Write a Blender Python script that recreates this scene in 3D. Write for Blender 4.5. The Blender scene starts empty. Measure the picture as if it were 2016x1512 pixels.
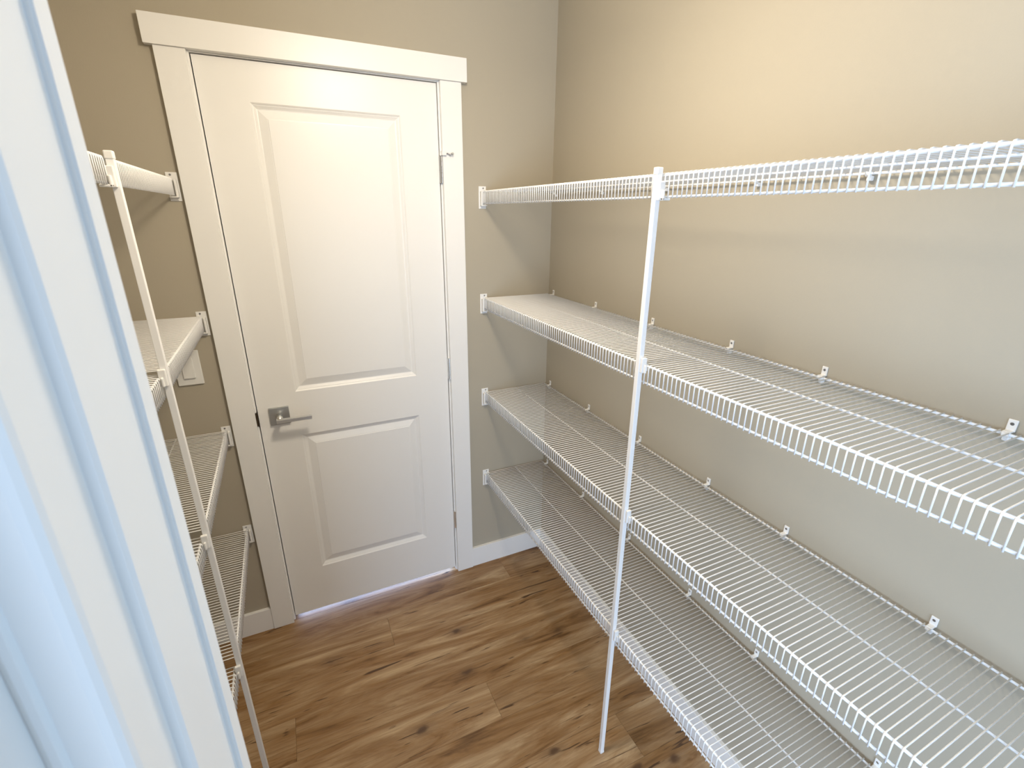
import bpy, bmesh, math, random
from mathutils import Vector, Matrix
random.seed(7)
S = bpy.context.scene
COL = S.collection

# ------------------------------------------------------------------ camera
CAM = Vector((0.1507, -1.7984, 1.6286))
R_ = Vector((0.90465877, -0.42607246, 0.00740093))
U_ = Vector((0.13784458, 0.30902412, 0.94101167))
F_ = Vector((0.40322623, 0.85027428, -0.33829316))
cd = bpy.data.cameras.new('camera')
cam = bpy.data.objects.new('camera', cd)
COL.objects.link(cam)
m = Matrix((R_, U_, -F_)).transposed().to_4x4()
m.translation = CAM
cam.matrix_world = m
cd.sensor_width = 36.0
cd.lens = 936.7 / 2016 * 36.0
cd.clip_start = 0.008
cd.clip_end = 50
cd.dof.use_dof = True
cd.dof.focus_distance = 1.6
cd.dof.aperture_fstop = 26.0
S.camera = cam

# ------------------------------------------------------------------ world and lights
S.view_settings.view_transform = 'Standard'
S.view_settings.look = 'None'
S.view_settings.gamma = 1.0
S.view_settings.exposure = 0.06
S.view_settings.use_curve_mapping = False
W = bpy.data.worlds.new('world')
S.world = W
W.use_nodes = True
bg = W.node_tree.nodes['Background']
bg.inputs[0].default_value = (0.64, 0.74, 0.90, 1)
bg.inputs[1].default_value = 0.66


def lamp(name, kind, loc, energy, color, **kw):
    d = bpy.data.lights.new(name, kind)
    d.energy = energy
    d.color = color
    for k, v in kw.items():
        setattr(d, k, v)
    o = bpy.data.objects.new(name, d)
    o.location = loc
    COL.objects.link(o)
    return o


lamp('pantry_lamp', 'POINT', (0.47, -0.93, 2.22), 16.0, (1.0, 0.87, 0.69), shadow_soft_size=0.08)
lamp('pantry_lamp', 'AREA', (0.47, -0.93, 2.15), 7.0, (1.0, 0.87, 0.69), shape='DISK', size=0.20)
# daylight through the windows of the room behind the camera
win = lamp('window_daylight', 'AREA', (-1.9, -3.3, 1.25), 84.0, (0.56, 0.74, 1.0), shape='RECTANGLE', size=1.5, size_y=1.7)
win.rotation_euler = (Vector((0.8, -1.2, 0.9)) - Vector((-1.9, -3.3, 1.25))).to_track_quat('-Z', 'Y').to_euler()
win2 = lamp('window_daylight', 'AREA', (3.0, -2.8, 1.4), 31.0, (0.36, 0.66, 1.0), shape='RECTANGLE', size=1.2, size_y=1.8)
win2.rotation_euler = (Vector((0.1, -1.7, 1.3)) - Vector((3.0, -2.8, 1.4))).to_track_quat('-Z', 'Y').to_euler()
win4 = lamp('window_daylight', 'AREA', (-0.45, -4.4, 0.95), 75.0, (0.55, 0.73, 1.0), shape='RECTANGLE', size=1.1, size_y=1.3)
win4.rotation_euler = (Vector((0.6, -0.2, 0.4)) - Vector((-0.45, -4.4, 0.95))).to_track_quat('-Z', 'Y').to_euler()
# daylight in the room behind the closed door, seen only through the gap under it
win3 = lamp('window_daylight', 'AREA', (0.30, 1.5, 0.45), 170.0, (0.40, 0.58, 1.0), shape='RECTANGLE', size=1.6, size_y=0.8)
win3.rotation_euler = (Vector((0.35, 0.0, 0.0)) - Vector((0.30, 1.5, 0.45))).to_track_quat('-Z', 'Y').to_euler()

# ------------------------------------------------------------------ materials


def mat(name, color, rough=0.5, metal=0.0, bump=0.0, bscale=400.0, bdist=0.001, coat=0.0, spec=0.5):
    m = bpy.data.materials.new(name)
    m.use_nodes = True
    nt = m.node_tree
    b = nt.nodes['Principled BSDF']
    b.inputs['Base Color'].default_value = (*color, 1)
    b.inputs['Roughness'].default_value = rough
    b.inputs['Metallic'].default_value = metal
    b.inputs['Specular IOR Level'].default_value = spec
    b.inputs['Coat Weight'].default_value = coat
    tc = nt.nodes.new('ShaderNodeTexCoord')
    n = nt.nodes.new('ShaderNodeTexNoise')
    n.inputs['Scale'].default_value = bscale
    n.inputs['Detail'].default_value = 3
    nt.links.new(tc.outputs['Object'], n.inputs['Vector'])
    # faint tonal variation
    n2 = nt.nodes.new('ShaderNodeTexNoise')
    n2.inputs['Scale'].default_value = 3.0
    nt.links.new(tc.outputs['Object'], n2.inputs['Vector'])
    mr = nt.nodes.new('ShaderNodeMapRange')
    mr.inputs['To Min'].default_value = 0.975
    mr.inputs['To Max'].default_value = 1.0
    nt.links.new(n2.outputs['Fac'], mr.inputs['Value'])
    mx = nt.nodes.new('ShaderNodeVectorMath')
    mx.operation = 'SCALE'
    mx.inputs[0].default_value = color
    nt.links.new(mr.outputs[0], mx.inputs['Scale'])
    nt.links.new(mx.outputs[0], b.inputs['Base Color'])
    if bump > 0:
        bp = nt.nodes.new('ShaderNodeBump')
        bp.inputs['Strength'].default_value = bump
        bp.inputs['Distance'].default_value = bdist
        nt.links.new(n.outputs['Fac'], bp.inputs['Height'])
        nt.links.new(bp.outputs[0], b.inputs['Normal'])
    return m


M_WALL = mat('greige_wall_paint', (0.430, 0.385, 0.300), 0.75, bump=0.12, bscale=300, spec=0.3)
M_CEIL = mat('ceiling_paint', (0.82, 0.81, 0.78), 0.9, bump=0.3, bscale=150)
M_TRIM = mat('white_trim_paint', (0.87, 0.86, 0.83), 0.38, bump=0.02, bscale=60)
M_DOOR = mat('white_door_paint', (0.87, 0.86, 0.83), 0.36, bump=0.05, bscale=500)
M_VINYL = mat('white_vinyl_coating', (0.90, 0.895, 0.88), 0.33)
M_PLAST = mat('white_plastic', (0.84, 0.83, 0.80), 0.4)
M_SWITCH = mat('switch_plastic', (0.80, 0.79, 0.75), 0.35)
M_SCREW = mat('screw_steel', (0.36, 0.36, 0.37), 0.35, 1.0)
M_NICKEL = mat('satin_nickel', (0.78, 0.77, 0.74), 0.32, 1.0)
M_PEWTER = mat('pewter_rosette', (0.52, 0.53, 0.52), 0.45, 1.0)
M_HINGE = mat('hinge_steel', (0.42, 0.41, 0.39), 0.33, 1.0)
M_DARK = mat('dark_bronze', (0.10, 0.075, 0.05), 0.4, 1.0)
M_RUB = mat('grey_rubber', (0.5, 0.5, 0.47), 0.6)
M_SUB = mat('subfloor_brown', (0.05, 0.035, 0.022), 0.8)


def wood():
    m = bpy.data.materials.new('brown_wood_plank')
    m.use_nodes = True
    nt = m.node_tree
    L = nt.links.new
    N = nt.nodes.new
    b = nt.nodes['Principled BSDF']
    tc = N('ShaderNodeTexCoord')
    oi = N('ShaderNodeObjectInfo')
    off = N('ShaderNodeVectorMath'); off.operation = 'SCALE'
    off.inputs[0].default_value = (7.3, 3.1, 5.7)
    L(oi.outputs['Random'], off.inputs['Scale'])
    add = N('ShaderNodeVectorMath'); add.operation = 'ADD'
    L(tc.outputs['Object'], add.inputs[0]); L(off.outputs[0], add.inputs[1])

    def mp(sx, sy):
        q = N('ShaderNodeMapping')
        q.inputs['Scale'].default_value = (sx, sy, 1)
        L(add.outputs[0], q.inputs['Vector'])
        return q.outputs[0]

    def noise(v, sc, det=6, rough=0.6, dist=0.0):
        q = N('ShaderNodeTexNoise')
        q.inputs['Scale'].default_value = sc
        q.inputs['Detail'].default_value = det
        q.inputs['Roughness'].default_value = rough
        q.inputs['Distortion'].default_value = dist
        L(v, q.inputs['Vector'])
        return q.outputs['Fac']

    def ramp(f, stops):
        r = N('ShaderNodeValToRGB')
        e = r.color_ramp.elements
        while len(e) < len(stops):
            e.new(0.5)
        for i, (p, c) in enumerate(stops):
            e[i].position = p
            e[i].color = (*c, 1)
        L(f, r.inputs[0])
        return r.outputs['Color']

    def mix(a, bb, f, mode='MIX'):
        q = N('ShaderNodeMix'); q.data_type = 'RGBA'; q.blend_type = mode
        L(a, q.inputs[6]); L(bb, q.inputs[7])
        if isinstance(f, float):
            q.inputs[0].default_value = f
        else:
            L(f, q.inputs[0])
        return q.outputs[2]

    broad = noise(mp(1.3, 9.0), 1.6, 5, 0.62, 1.1)
    base = ramp(broad, [(0.30, (0.120, 0.056, 0.018)), (0.42, (0.275, 0.148, 0.056)),
                        (0.56, (0.370, 0.235, 0.118)), (0.70, (0.520, 0.372, 0.215))])
    fine = noise(mp(3.0, 60.0), 2.4, 5, 0.7, 0.4)
    fcol = ramp(fine, [(0.30, (0.66, 0.60, 0.54)), (0.55, (1, 1, 1)), (0.75, (1.12, 1.1, 1.06))])
    c = mix(base, fcol, 0.75, 'MULTIPLY')
    # dark mineral streaks and cracks
    cr = noise(mp(2.2, 30.0), 1.5, 3, 0.5, 1.6)
    cm = ramp(cr, [(0.0, (0, 0, 0)), (0.655, (0, 0, 0)), (0.70, (1, 1, 1)), (1.0, (1, 1, 1))])
    dark = N('ShaderNodeRGB'); dark.outputs[0].default_value = (0.085, 0.042, 0.018, 1)
    c = mix(c, dark.outputs[0], cm)
    # knots
    vo = N('ShaderNodeTexVoronoi')
    vo.inputs['Scale'].default_value = 1.0
    q = N('ShaderNodeMapping'); q.inputs['Scale'].default_value = (3.6, 7.5, 1)
    dn = N('ShaderNodeTexNoise'); dn.inputs['Scale'].default_value = 22
    L(add.outputs[0], dn.inputs['Vector'])
    da = N('ShaderNodeVectorMath'); da.operation = 'MULTIPLY_ADD'
    L(dn.outputs['Color'], da.inputs[0]); da.inputs[1].default_value = (0.035, 0.02, 0.0)
    L(add.outputs[0], da.inputs[2]); L(da.outputs[0], q.inputs['Vector'])
    L(q.outputs[0], vo.inputs['Vector'])
    km = ramp(vo.outputs['Distance'], [(0.0, (1, 1, 1)), (0.05, (0.85, 0.85, 0.85)), (0.10, (0.25, 0.25, 0.25)), (0.22, (0, 0, 0))])
    kd = N('ShaderNodeRGB'); kd.outputs[0].default_value = (0.075, 0.036, 0.018, 1)
    c = mix(c, kd.outputs[0], km)
    # tone of each plank
    tn = N('ShaderNodeMapRange')
    tn.inputs['To Min'].default_value = 0.96; tn.inputs['To Max'].default_value = 1.07
    L(oi.outputs['Random'], tn.inputs['Value'])
    sc = N('ShaderNodeVectorMath'); sc.operation = 'SCALE'
    L(c, sc.inputs[0]); L(tn.outputs[0], sc.inputs['Scale'])
    L(sc.outputs[0], b.inputs['Base Color'])
    b.inputs['Roughness'].default_value = 0.42
    b.inputs['Specular IOR Level'].default_value = 0.45
    bp = N('ShaderNodeBump'); bp.inputs['Strength'].default_value = 0.25; bp.inputs['Distance'].default_value = 0.0008
    L(fine, bp.inputs['Height']); L(bp.outputs[0], b.inputs['Normal'])
    return m


M_WOOD = wood()

# ------------------------------------------------------------------ helpers


def link(o, parent=None):
    COL.objects.link(o)
    if parent is not None:
        o.parent = parent
    return o


def mesh_of(bm, m, smooth=False, name='mesh'):
    me = bpy.data.meshes.new(name)
    bmesh.ops.recalc_face_normals(bm, faces=bm.faces)
    bm.to_mesh(me)
    bm.free()
    me.materials.append(m)
    if smooth:
        for p in me.polygons:
            p.use_smooth = True
    return me


def obj(name, me, parent=None, loc=None, kind=None):
    o = bpy.data.objects.new(name, me)
    if loc is not None:
        o.location = loc
    if kind:
        o['kind'] = kind
    return link(o, parent)


def tag(o, label, cat, group=None):
    o['label'] = label
    o['category'] = cat
    if group:
        o['group'] = group
    return o


def empty(name, loc=(0, 0, 0)):
    o = bpy.data.objects.new(name, None)
    o.empty_display_size = 0.05
    o.location = loc
    return link(o)


def box(bm, x0, x1, y0, y1, z0, z1, bev=0.0, seg=2):
    r = bmesh.ops.create_cube(bm, size=1)
    vs = r['verts']
    for v in vs:
        v.co.x = x0 + (v.co.x + .5) * (x1 - x0)
        v.co.y = y0 + (v.co.y + .5) * (y1 - y0)
        v.co.z = z0 + (v.co.z + .5) * (z1 - z0)
    if bev > 0:
        es = list({e for v in vs for e in v.link_edges})
        bmesh.ops.bevel(bm, geom=es, offset=bev, segments=seg, profile=0.5, affect='EDGES')


def bxm(m, *a, bev=0.0, seg=2, name='mesh'):
    bm = bmesh.new()
    box(bm, *a, bev=bev, seg=seg)
    return mesh_of(bm, m, name=name)


def tube(bm, pts, r, n=6, cap=True):
    pts = [Vector(p) for p in pts]
    rings = []
    for i, p in enumerate(pts):
        if i == 0:
            t = pts[1] - pts[0]
        elif i == len(pts) - 1:
            t = pts[-1] - pts[-2]
        else:
            t = (pts[i + 1] - p).normalized() + (p - pts[i - 1]).normalized()
        t.normalize()
        up = Vector((0, 1, 0)) if abs(t.y) < 0.9 else Vector((0, 0, 1))
        a = t.cross(up).normalized()
        b = t.cross(a).normalized()
        k = 1.0
        if 0 < i < len(pts) - 1:
            c = (pts[i + 1] - p).normalized().dot((p - pts[i - 1]).normalized())
            k = 1 / max(0.6, math.sqrt((1 + c) / 2))
        rings.append([bm.verts.new(p + (a * math.cos(w) * k + b * math.sin(w)) * r)
                      for w in [2 * math.pi * j / n for j in range(n)]])
    for i in range(len(rings) - 1):
        for j in range(n):
            bm.faces.new((rings[i][j], rings[i][(j + 1) % n], rings[i + 1][(j + 1) % n], rings[i + 1][j]))
    if cap:
        bm.faces.new(rings[0][::-1])
        bm.faces.new(rings[-1])


def prism(bm, poly, z0, z1):
    """extrude an xy polygon between z0 and z1"""
    a = [bm.verts.new((x, y, z0)) for x, y in poly]
    b = [bm.verts.new((x, y, z1)) for x, y in poly]
    n = len(poly)
    for i in range(n):
        bm.faces.new((a[i], a[(i + 1) % n], b[(i + 1) % n], b[i]))
    bm.faces.new(a[::-1])
    bm.faces.new(b)


# ------------------------------------------------------------------ dimensions (metres)
XL, XR = -0.409, 1.1758          # side walls
YF = -1.6445                     # inner face of the front wall
YO = -1.7454                       # its outer face
YE = -1.80                       # the right wall and its shelves run on past the opening
ZC = 2.44
DW, DH = 0.7099, 2.042           # door slab
JX0, JX1 = 0.0946, XR         # jamb faces of the opening the camera looks through
OH = 2.06

# ------------------------------------------------------------------ shell
bm = bmesh.new()
box(bm, -2.5, 3.5, -4.6, 1.2, -0.08, -0.004)
floor = obj('floor', mesh_of(bm, M_SUB), kind='structure')

bm = bmesh.new()
box(bm, XL - 0.12, -0.0225, 0, 0.12, 0, ZC)
box(bm, DW + 0.0225, XR + 0.12, 0, 0.12, 0, ZC)
box(bm, -0.0225, DW + 0.0225, 0, 0.12, DH + 0.021, ZC)
obj('wall_back', mesh_of(bm, M_WALL), kind='structure')
obj('wall_right', bxm(M_WALL, XR, XR + 0.12, YE, 0, 0, ZC), kind='structure')
obj('wall_left', bxm(M_WALL, XL - 0.12, XL, YO, 0, 0, ZC), kind='structure')
bm = bmesh.new()
box(bm, XL, JX0 - 0.018, YO, YF, 0, ZC)
box(bm, JX0 - 0.018, XR, YO, YF, OH + 0.018, ZC)
obj('wall_front', mesh_of(bm, M_WALL), kind='structure')
obj('ceiling', bxm(M_CEIL, XL - 0.12, XR + 0.12, YO, 0.12, ZC, ZC + 0.1), kind='structure')

# floor planks, each its own piece
PW = 0.150
plank_meshes = {}


def plank(x0, x1, y1, w=PW):
    ln = round(x1 - x0, 4)
    key = (ln, round(w, 4))
    if key not in plank_meshes:
        plank_meshes[key] = bxm(M_WOOD, -ln / 2 + .0002, ln / 2 - .0002, -w / 2 + .0002, w / 2 - .0002, -0.006, 0.0, bev=0.0004, seg=1, name='plank')
    obj('plank', plank_meshes[key], floor, ((x0 + x1) / 2, y1 - w / 2, 0))


xa, xb = -0.60, 1.40
joints = {0: [0.93], 1: [0.35], 2: [-0.02 + 1.22], 3: [-0.021, 1.199], 4: [0.62], 5: [0.17, 1.39], 6: [0.98], 7: [0.47],
          8: [-0.3, 0.92], 9: [0.3], 10: [1.1], 11: [0.7]}
y = 0.146
for i in range(-2, 14):
    y1 = -0.154 + PW - i * PW + 0.0
    cuts = [xa] + [c for c in joints.get(i, [0.2 + 0.4 * ((i * 7) % 3)]) if xa + .05 < c < xb - .02] + [xb]
    for a, b in zip(cuts, cuts[1:]):
        plank(a, b, y1)

# baseboards
BB, TB = 0.103, 0.0128


def base_profile(name, p0, p1, nrm):
    """baseboard running p0->p1 on the floor, thickness along nrm"""
    bm = bmesh.new()
    p0, p1, n = Vector((*p0, 0)), Vector((*p1, 0)), Vector((*nrm, 0))
    prof = [(0, 0), (TB, 0), (TB, BB - 0.0015), (TB - 0.0015, BB), (0, BB)]
    A = [bm.verts.new(p0 + n * t + Vector((0, 0, z))) for t, z in prof]
    B = [bm.verts.new(p1 + n * t + Vector((0, 0, z))) for t, z in prof]
    k = len(prof)
    for i in range(k):
        bm.faces.new((A[i], A[(i + 1) % k], B[(i + 1) % k], B[i]))
    bm.faces.new(A[::-1]); bm.faces.new(B)
    return obj(name, mesh_of(bm, M_TRIM), kind='structure')


CL, CR = -0.0839, DW + 0.0839
base_profile('baseboard_back', (CR, 0), (XR, 0), (0, -1))
base_profile('baseboard_back', (XL, 0), (CL, 0), (0, -1))
base_profile('baseboard_right', (XR, YE), (XR, -TB), (-1, 0))
base_profile('baseboard_left', (XL, YF), (XL, -TB), (1, 0))
base_profile('baseboard_front', (XL + TB, YF), (JX0 - 0.085, YF), (0, 1))

# casing and jamb of the closed door
t1 = empty('trim_1'); t1['kind'] = 'structure'
T, T2, REV = 0.0168, 0.0235, 0.0084
obj('side_casing', bxm(M_TRIM, CL, -REV, -T, 0, 0, 2.0486, bev=.0012), t1)
obj('side_casing', bxm(M_TRIM, DW + REV, CR, -T, 0, 0, 2.0486, bev=.0012), t1)
obj('head_casing', bxm(M_TRIM, CL - 0.0194, CR + 0.0194, -T2, 0, 2.0488, 2.1207, bev=.0012), t1)
obj('jamb', bxm(M_TRIM, -0.0225, -0.003, -0.0002, 0.12, 0, 2.063, bev=.001), t1)
obj('jamb', bxm(M_TRIM, DW + 0.003, DW + 0.0225, -0.0002, 0.12, 0, 2.063, bev=.001), t1)
obj('head_jamb', bxm(M_TRIM, -0.003, DW + 0.003, -0.0002, 0.12, DH + 0.003, DH + 0.021, bev=.001), t1)
obj('door_stop', bxm(M_TRIM, -0.003, 0.009, 0.0405, 0.075, 0, DH + 0.003), t1)
obj('door_stop', bxm(M_TRIM, DW - 0.009, DW + 0.003, 0.0405, 0.075, 0, DH + 0.003), t1)
obj('door_stop', bxm(M_TRIM, 0.009, DW - 0.009, 0.0405, 0.075, DH - 0.010, DH + 0.003), t1)
# strike plate lip bent round the jamb edge
bm = bmesh.new()
box(bm, -0.0084, -0.0026, -0.0035, 0.0, 0.899, 0.951, bev=.0008)
box(bm, -0.0034, -0.0022, -0.003, 0.028, 0.895, 0.955)
o = obj('strike_plate', mesh_of(bm, M_DARK), t1)
o['label'] = 'dark metal strike plate'

# ------------------------------------------------------------------ two-panel door
DS, DT, ZB = 0.0042, 0.035, 0.0169


def door_mesh():
    bm = bmesh.new()
    xs = [0, 0.1305, 0.5810, DW]
    zs = [ZB, 0.2265, 0.8365, 1.0090, 1.9352, DH]

    def face(p):
        bm.faces.new([bm.verts.new(q) for q in p])
    prof = [(0, 0), (0.0012, 0.0006), (0.0055, 0.0042), (0.0075, 0.0046), (0.0085, 0.0056), (0.0150, 0.0095), (0.0180, 0.0100),
            (0.0405, 0.0032), (0.0430, 0.0030), (0.0436, 0.0018), (0.0450, 0.0016)]
    for side, (ys, dy) in enumerate(((DS, 1), (DS + DT, -1))):
        for i in range(3):
            for j in range(5):
                x0, x1, z0, z1 = xs[i], xs[i + 1], zs[j], zs[j + 1]
                if i == 1 and j in (1, 3):
                    ring = None
                    for ins, d in prof:
                        r = [bm.verts.new((x0 + ins, ys + dy * d, z0 + ins)), bm.verts.new((x1 - ins, ys + dy * d, z0 + ins)),
                             bm.verts.new((x1 - ins, ys + dy * d, z1 - ins)), bm.verts.new((x0 + ins, ys + dy * d, z1 - ins))]
                        if ring:
                            for k in range(4):
                                bm.faces.new((ring[k], ring[(k + 1) % 4], r[(k + 1) % 4], r[k]))
                        ring = r
                    bm.faces.new(ring)
                else:
                    face([(x0, ys, z0), (x1, ys, z0), (x1, ys, z1), (x0, ys, z1)])
    y0, y1 = DS, DS + DT
    for j in range(5):
        face([(0, y0, zs[j]), (0, y1, zs[j]), (0, y1, zs[j + 1]), (0, y0, zs[j + 1])])
        face([(DW, y0, zs[j]), (DW, y1, zs[j]), (DW, y1, zs[j + 1]), (DW, y0, zs[j + 1])])
    for i in range(3):
        for z in (ZB, DH):
            face([(xs[i], y0, z), (xs[i + 1], y0, z), (xs[i + 1], y1, z), (xs[i], y1, z)])
    bmesh.ops.remove_doubles(bm, verts=bm.verts, dist=1e-5)
    return mesh_of(bm, M_DOOR)


door = obj('door_1', door_mesh(), kind='structure')

# lever handle: square rosette, neck, square lever
hx, hz = 0.0683, 0.9275
ros = obj('door_handle', bxm(M_PEWTER, hx - .0330, hx + .0330, DS - .0085, DS, hz - .0330, hz + .0330, bev=.0012), door)
ros['label'] = 'brushed nickel lever handle on a square rosette'
bm = bmesh.new()
bmesh.ops.create_cone(bm, cap_ends=True, segments=24, radius1=.0105, radius2=.0095, depth=.040,
                      matrix=Matrix.Translation((hx, DS - .0285, hz)) @ Matrix.Rotation(math.pi / 2, 4, 'X'))
obj('neck', mesh_of(bm, M_NICKEL, True), ros)
bm = bmesh.new()
poly = [(hx - .011, -.060), (hx + .106, -.060), (hx + .106, -.047), (hx + .0115, -.047), (hx + .0105, -.036), (hx - .011, -.036)]
prism(bm, poly, hz - .0075, hz + .0055)
bmesh.ops.bevel(bm, geom=bm.edges[:], offset=.0012, segments=2, affect='EDGES')
obj('lever', mesh_of(bm, M_NICKEL), ros)

# hinges on the right edge
for zc, top in ((1.772, True), (1.024, False), (0.291, False)):
    bm = bmesh.new()
    hxx, hy = DW + 0.0068, -0.0062
    for k in range(5):
        z0 = zc - .0445 + k * .0178
        bmesh.ops.create_cone(bm, cap_ends=True, segments=14, radius1=.0056, radius2=.0056, depth=.0170,
                              matrix=Matrix.Translation((hxx, hy, z0 + .0089)))
    box(bm, DW - .001, DW + .0035, hy, DS + .012, zc - .044, zc + .044)
    h = obj('hinge', mesh_of(bm, M_HINGE if top else M_NICKEL), door)
    if top:
        bm = bmesh.new()
        bmesh.ops.create_cone(bm, cap_ends=True, segments=14, radius1=.0075, radius2=.0075, depth=.010,
                              matrix=Matrix.Translation((hxx, hy, zc + .0505)))
        box(bm, hxx - .003, hxx + .0135, hy - .020, hy + .004, zc + .0455, zc + .0600, bev=.0018)
        st = obj('hinge_pin_stop', mesh_of(bm, M_PLAST), door)
        bm = bmesh.new()
        tube(bm, [(hxx + .010, hy - .012, zc + .053), (hxx + .020, hy - .016, zc + .052), (hxx + .026, hy - .019, zc + .048),
                  (hxx + .033, hy - .024, zc + .053)], .0021, 8)
        obj('threaded_rod', mesh_of(bm, M_SCREW, True), st)
        bm = bmesh.new()
        bmesh.ops.create_cone(bm, cap_ends=True, segments=12, radius1=.0045, radius2=.0035, depth=.006,
                              matrix=Matrix.Translation((hxx + .0345, hy - .0225, zc + .052)) @ Matrix.Rotation(1.0, 4, 'Y'))
        obj('bumper', mesh_of(bm, M_RUB, True), st)

# ------------------------------------------------------------------ opening the camera looks through
t2 = empty('trim_2', (0, 0, 0)); t2['kind'] = 'structure'


def jamb(sx, xj):
    """sx=+1: left jamb whose face looks to +x; sx=-1: right jamb"""
    def X(d):
        return xj + sx * d

    def pr(name, poly, z1, bev=0.0, seg=2):
        bm = bmesh.new()
        prism(bm, [(X(a), b) for a, b in poly], 0, z1)
        if bev:
            es = [e for e in bm.edges if abs(e.verts[0].co.z - e.verts[1].co.z) > .5]
            bmesh.ops.bevel(bm, geom=es, offset=bev, segments=seg, affect='EDGES')
        return obj(name, mesh_of(bm, M_TRIM), t2)
    pr('jamb', [(-.018, YO - .002), (0, YO - .002), (0, YF), (-.018, YF)], OH, .0008)
    # moulded stop, stepped towards the pantry
    ys = -1.7005
    prof = [(0, ys), (.0088, ys), (.0102, ys + .0006), (.0112, ys + .0019), (.0116, ys + .0036), (.0115, -1.6788), (.0135, -1.6782),
            (.0143, -1.6768), (.0143, YF), (0, YF)]
    pr('door_stop', prof, OH - .008)
    pr('seal_strip', [(0, ys), (0, ys - .0016), (.0012, ys - .0022), (.0024, ys - .0018), (.0028, ys)], OH - .008)
    pr('casing', [(-.068, YF), (.0160, YF), (.0160, YF + .0111), (-.068, YF + .0111)], OH + .003, .0006)
    pr('casing', [(-.080, YO), (-.006, YO), (-.006, YO - .017), (-.080, YO - .017)], OH + .006, .0015)


jamb(1, JX0)
obj('head_jamb', bxm(M_TRIM, JX0 - .018, JX1, YO - .002, YF, OH, OH + .018), t2)
obj('head_casing', bxm(M_TRIM, JX0 - .1, JX1, YF, YF + .0115, OH + .003, OH + .075, bev=.001), t2)
obj('head_stop', bxm(M_TRIM, JX0, JX1, -1.7005, YF, OH - .0115, OH), t2)

# ------------------------------------------------------------------ light switch
sw = tag(empty('light_switch', (-0.1738, 0, 1.142)), 'white rocker light switch on the back wall left of the door casing', 'light switch')
obj('wall_plate', bxm(M_SWITCH, -.0367, .0367, -.0062, 0, -.0582, .0582, bev=.0025, seg=3), sw)
bm = bmesh.new()
box(bm, -.0165, .0165, -.0090, -.005, -.0335, .0335, bev=.0010)
for v in bm.verts:
    if v.co.y < -.007:
        v.co.y -= (v.co.z < 0) * .0030 + .0
obj('rocker', mesh_of(bm, M_SWITCH), sw)

# ------------------------------------------------------------------ wire shelves
RF, RL, RM, RW = 0.0027, 0.0024, 0.0021, 0.00130
LIP = 0.0407
SP = 0.0125


def wire_mesh(s, depth):
    """s=+1 : shelf whose wall is at +x of the front rod"""
    zt = RF + RW - .0004
    xo = -(RF + RW - .0004)
    pts = [(s * (depth + .003), 0, zt), (s * .002, 0, zt), (s * (xo * .62), 0, zt * .72), (s * xo, 0, -.0012), (s * xo, 0, -LIP - .0034)]
    bm = bmesh.new()
    tube(bm, pts, RW, 8)
    return mesh_of(bm, M_VINYL, True, name='deck_wire')


WM = {(1, 0): wire_mesh(1, 0.2872), (-1, 0): wire_mesh(-1, 0.2872)}


def rod(name, x, z, y0, y1, r, parent):
    bm = bmesh.new()
    tube(bm, [(x, y0, z), (x, y1, z)], r, 10)
    obj(name, mesh_of(bm, M_VINYL, True), parent)


def clip_mesh(s):
    """back wall clip; local origin on the back rod centre, wall face at s*gap"""
    g = 0.012
    bm = bmesh.new()
    a, b = sorted((s * (g - .0028), s * g))
    box(bm, a, b, -.0062, .0062, .0030, .0235, bev=.0012)
    a, b = sorted((s * -.0040, s * g))
    box(bm, a, b, -.0050, .0050, .0018, .0055, bev=.0012)
    # hook under the rod
    n = 9
    for k in range(n):
        w0 = math.radians(95 + k * 24)
        w1 = math.radians(95 + (k + 1) * 24)
        for (ra, rb) in ((.0026, .0048),):
            v = []
            for yy in (-.0045, .0045):
                for (w, r) in ((w0, ra), (w1, ra), (w1, rb), (w0, rb)):
                    v.append(bm.verts.new((s * r * math.cos(w), yy, r * math.sin(w))))
            for f in ((0, 1, 2, 3), (7, 6, 5, 4), (0, 4, 5, 1), (1, 5, 6, 2), (2, 6, 7, 3), (3, 7, 4, 0)):
                bm.faces.new([v[q] for q in f])
    a, b = sorted((s * .002, s * g))
    box(bm, a, b, -.0045, .0045, -.0125, -.0030, bev=.0018)
    return mesh_of(bm, M_PLAST, name='wall_clip')


def clip_screw(s):
    g = 0.012
    bm = bmesh.new()
    bmesh.ops.create_cone(bm, cap_ends=True, segments=14, radius1=.0030, radius2=.0022, depth=.0012,
                          matrix=Matrix.Translation((s * (g - .0030), 0, .0160)) @ Matrix.Rotation(-s * math.pi / 2, 4, 'Y'))
    return mesh_of(bm, M_SCREW, name='screw')


CM = {1: clip_mesh(1), -1: clip_mesh(-1)}
CS = {1: clip_screw(1), -1: clip_screw(-1)}


def bracket_mesh(s):
    """end bracket on the back wall; local origin = front rod centre at the wall (y=0), room towards -y"""
    bm = bmesh.new()

    def B(x0, x1, *r, **k):
        a, b = sorted((s * x0, s * x1))
        box(bm, a, b, *r, **k)
    B(-.0190, .0105, -.0028, 0, -.0600, .0195, bev=.0009)
    B(-.0150, -.0085, -.0180, -.002, -.0475, .0010, bev=.0010)      # upright cheek in front of the lip
    B(-.0150, .0095, -.0180, -.002, -.0500, -.0468, bev=.0008)      # flange under the lip
    B(-.0120, .0060, -.0075, -.002, -.0565, -.0490, bev=.0010)
    B(.0005, .0095, -.0140, -.002, .0030, .0062, bev=.0008)
    return mesh_of(bm, M_PLAST, name='end_bracket')


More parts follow.
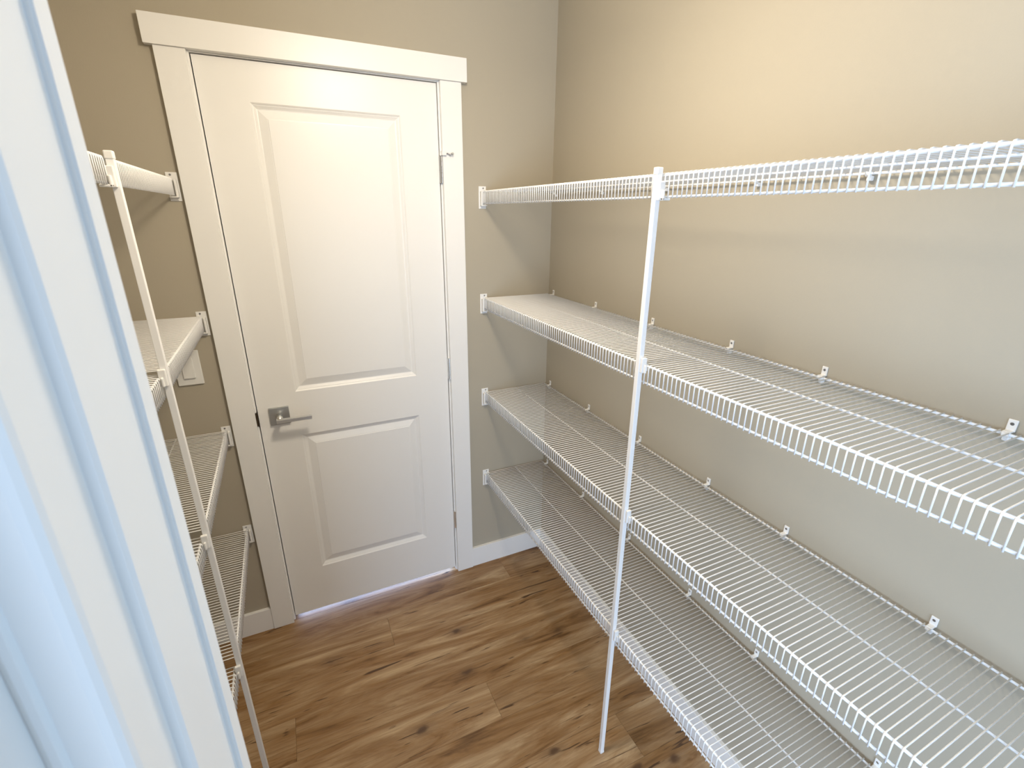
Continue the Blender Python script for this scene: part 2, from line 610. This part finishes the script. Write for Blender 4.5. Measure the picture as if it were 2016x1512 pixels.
def bracket_screw(s):
    bm = bmesh.new()
    bmesh.ops.create_cone(bm, cap_ends=True, segments=14, radius1=.0032, radius2=.0024, depth=.0016,
                          matrix=Matrix.Translation((s * -.0010, -.0034, .0125)) @ Matrix.Rotation(math.pi / 2, 4, 'X'))
    return mesh_of(bm, M_SCREW, name='screw')


BM = {1: bracket_mesh(1), -1: bracket_mesh(-1)}
BS = {1: bracket_screw(1), -1: bracket_screw(-1)}


def shelf(s, xf, z, ya, yb, clips, label, group, bracket):
    """ya > yb : shelf runs from ya (towards the door wall) to yb (towards the camera)"""
    t = tag(empty('wire_shelf', (xf, ya, z)), label, 'wire shelf', group)
    depth = 0.2872
    ln = ya - yb
    rod('front_rod', 0, 0, 0, -ln, RF, t)
    rod('lip_rod', 0, -LIP, 0, -ln, RL, t)
    rod('middle_rod', s * 0.1444, .0006, 0, -ln, RM, t)
    rod('back_rod', s * depth, .0002, 0, -ln, RL, t)
    n = int((ln - .006) / SP) + 1
    st = (ln - .006) / (n - 1)
    for k in range(n):
        obj('deck_wire', WM[(s, 0)], t, (0, -.003 - k * st, 0))
    for c in clips:
        if yb < c < ya:
            o = obj('wall_clip', CM[s], t, (s * depth, c - ya, 0))
            obj('screw', CS[s], o)
    if bracket:
        o = obj('end_bracket', BM[s], t, (0, -ya, 0))
        obj('screw', BS[s], o)
    return t


ZR = [1.7025, 1.3007, 0.8941, 0.4941]
ZL = [1.714, 1.304, 0.899, 0.487]
NAMES = ['top', 'second-highest', 'third-highest', 'lowest']
CLR = [-0.042, -0.353, -0.662, -0.963, -1.207, -1.512]
XFR, XFL = 0.8766, -0.1100
for i in range(4):
    shelf(1, XFR, ZR[i], -0.0055, -1.7950, CLR + [-1.78],
          'white wire shelf on the right wall, %s of four' % NAMES[i], 'wire shelves on the right wall', True)
    shelf(-1, XFL, ZL[i], -0.0055, -0.6140, [-.06, -.33, -.58],
          'white wire shelf left of the door, %s level, farther piece behind the pole' % NAMES[i],
          'far wire shelves left of the door', True)
    shelf(-1, XFL, ZL[i], -0.6410, -1.6450, [-.70, -1.0, -1.3, -1.6],
          'white wire shelf left of the door, %s level, nearer piece beside the jamb' % NAMES[i],
          'near wire shelves left of the door', False)

# ------------------------------------------------------------------ support poles


def pole(s, top, bot, ztop, ps, zs, label):
    tx, ty = top
    bx, by = bot
    t = tag(empty('support_pole', (bx, by, 0)), label, 'support pole', 'square white support poles')

    def at(z):
        f = z / ztop
        return (tx - bx) * f, (ty - by) * f
    # tube, slightly leaning
    bm = bmesh.new()
    box(bm, -ps, ps, -ps, ps, 0.006, ztop - .012, bev=.0011)
    for v in bm.verts:
        dx, dy = at(v.co.z)
        v.co.x += dx; v.co.y += dy
    obj('tube', mesh_of(bm, M_VINYL), t)
    bm = bmesh.new()
    dx, dy = at(ztop)
    e = ps + .0009
    box(bm, dx - e, dx + e, dy - e, dy + e, ztop - .0145, ztop, bev=.0022, seg=3)
    obj('cap', mesh_of(bm, M_PLAST), t)
    bm = bmesh.new()
    e = ps + .0007
    box(bm, -e, e, -e, e, 0.0, .009, bev=.0015)
    obj('foot', mesh_of(bm, M_PLAST), t)
    for i, z in enumerate(zs):
        dx, dy = at(z)
        zc = z - .030 if i == 0 else z + .002
        bm = bmesh.new()

        def B(x0, x1, *r, **k):
            a, b = sorted((dx + s * x0, dx + s * x1))
            box(bm, a, b, *r, **k)
        y0 = dy - ps
        B(-.0035, .0105, y0 - .0075, y0 + .0002, zc - .018, zc + .018, bev=.0016)
        B(.0015, .0062, y0 - .0135, y0 - .0060, zc - .0175, zc + .002, bev=.0015)
        B(.0015, .0215, y0 - .0135, y0 - .0040, zc - .0178, zc - .0125, bev=.0015) if i == 0 else B(.004, .012, y0 - .010, y0 - .003, zc - .0135, zc - .0045, bev=.001)
        obj('shelf_clip', mesh_of(bm, M_PLAST), t)
    return t


pole(1, (0.8638, -0.9757), (0.8645, -0.9837), 1.7175, 0.0063, ZR, 'white square pole standing in front of the right-hand shelves')
pole(-1, (-0.0985, -0.6553), (-0.0945, -0.6500), 1.7270, 0.0064, ZL, 'white square pole in front of the left-hand shelves, beside the jamb')
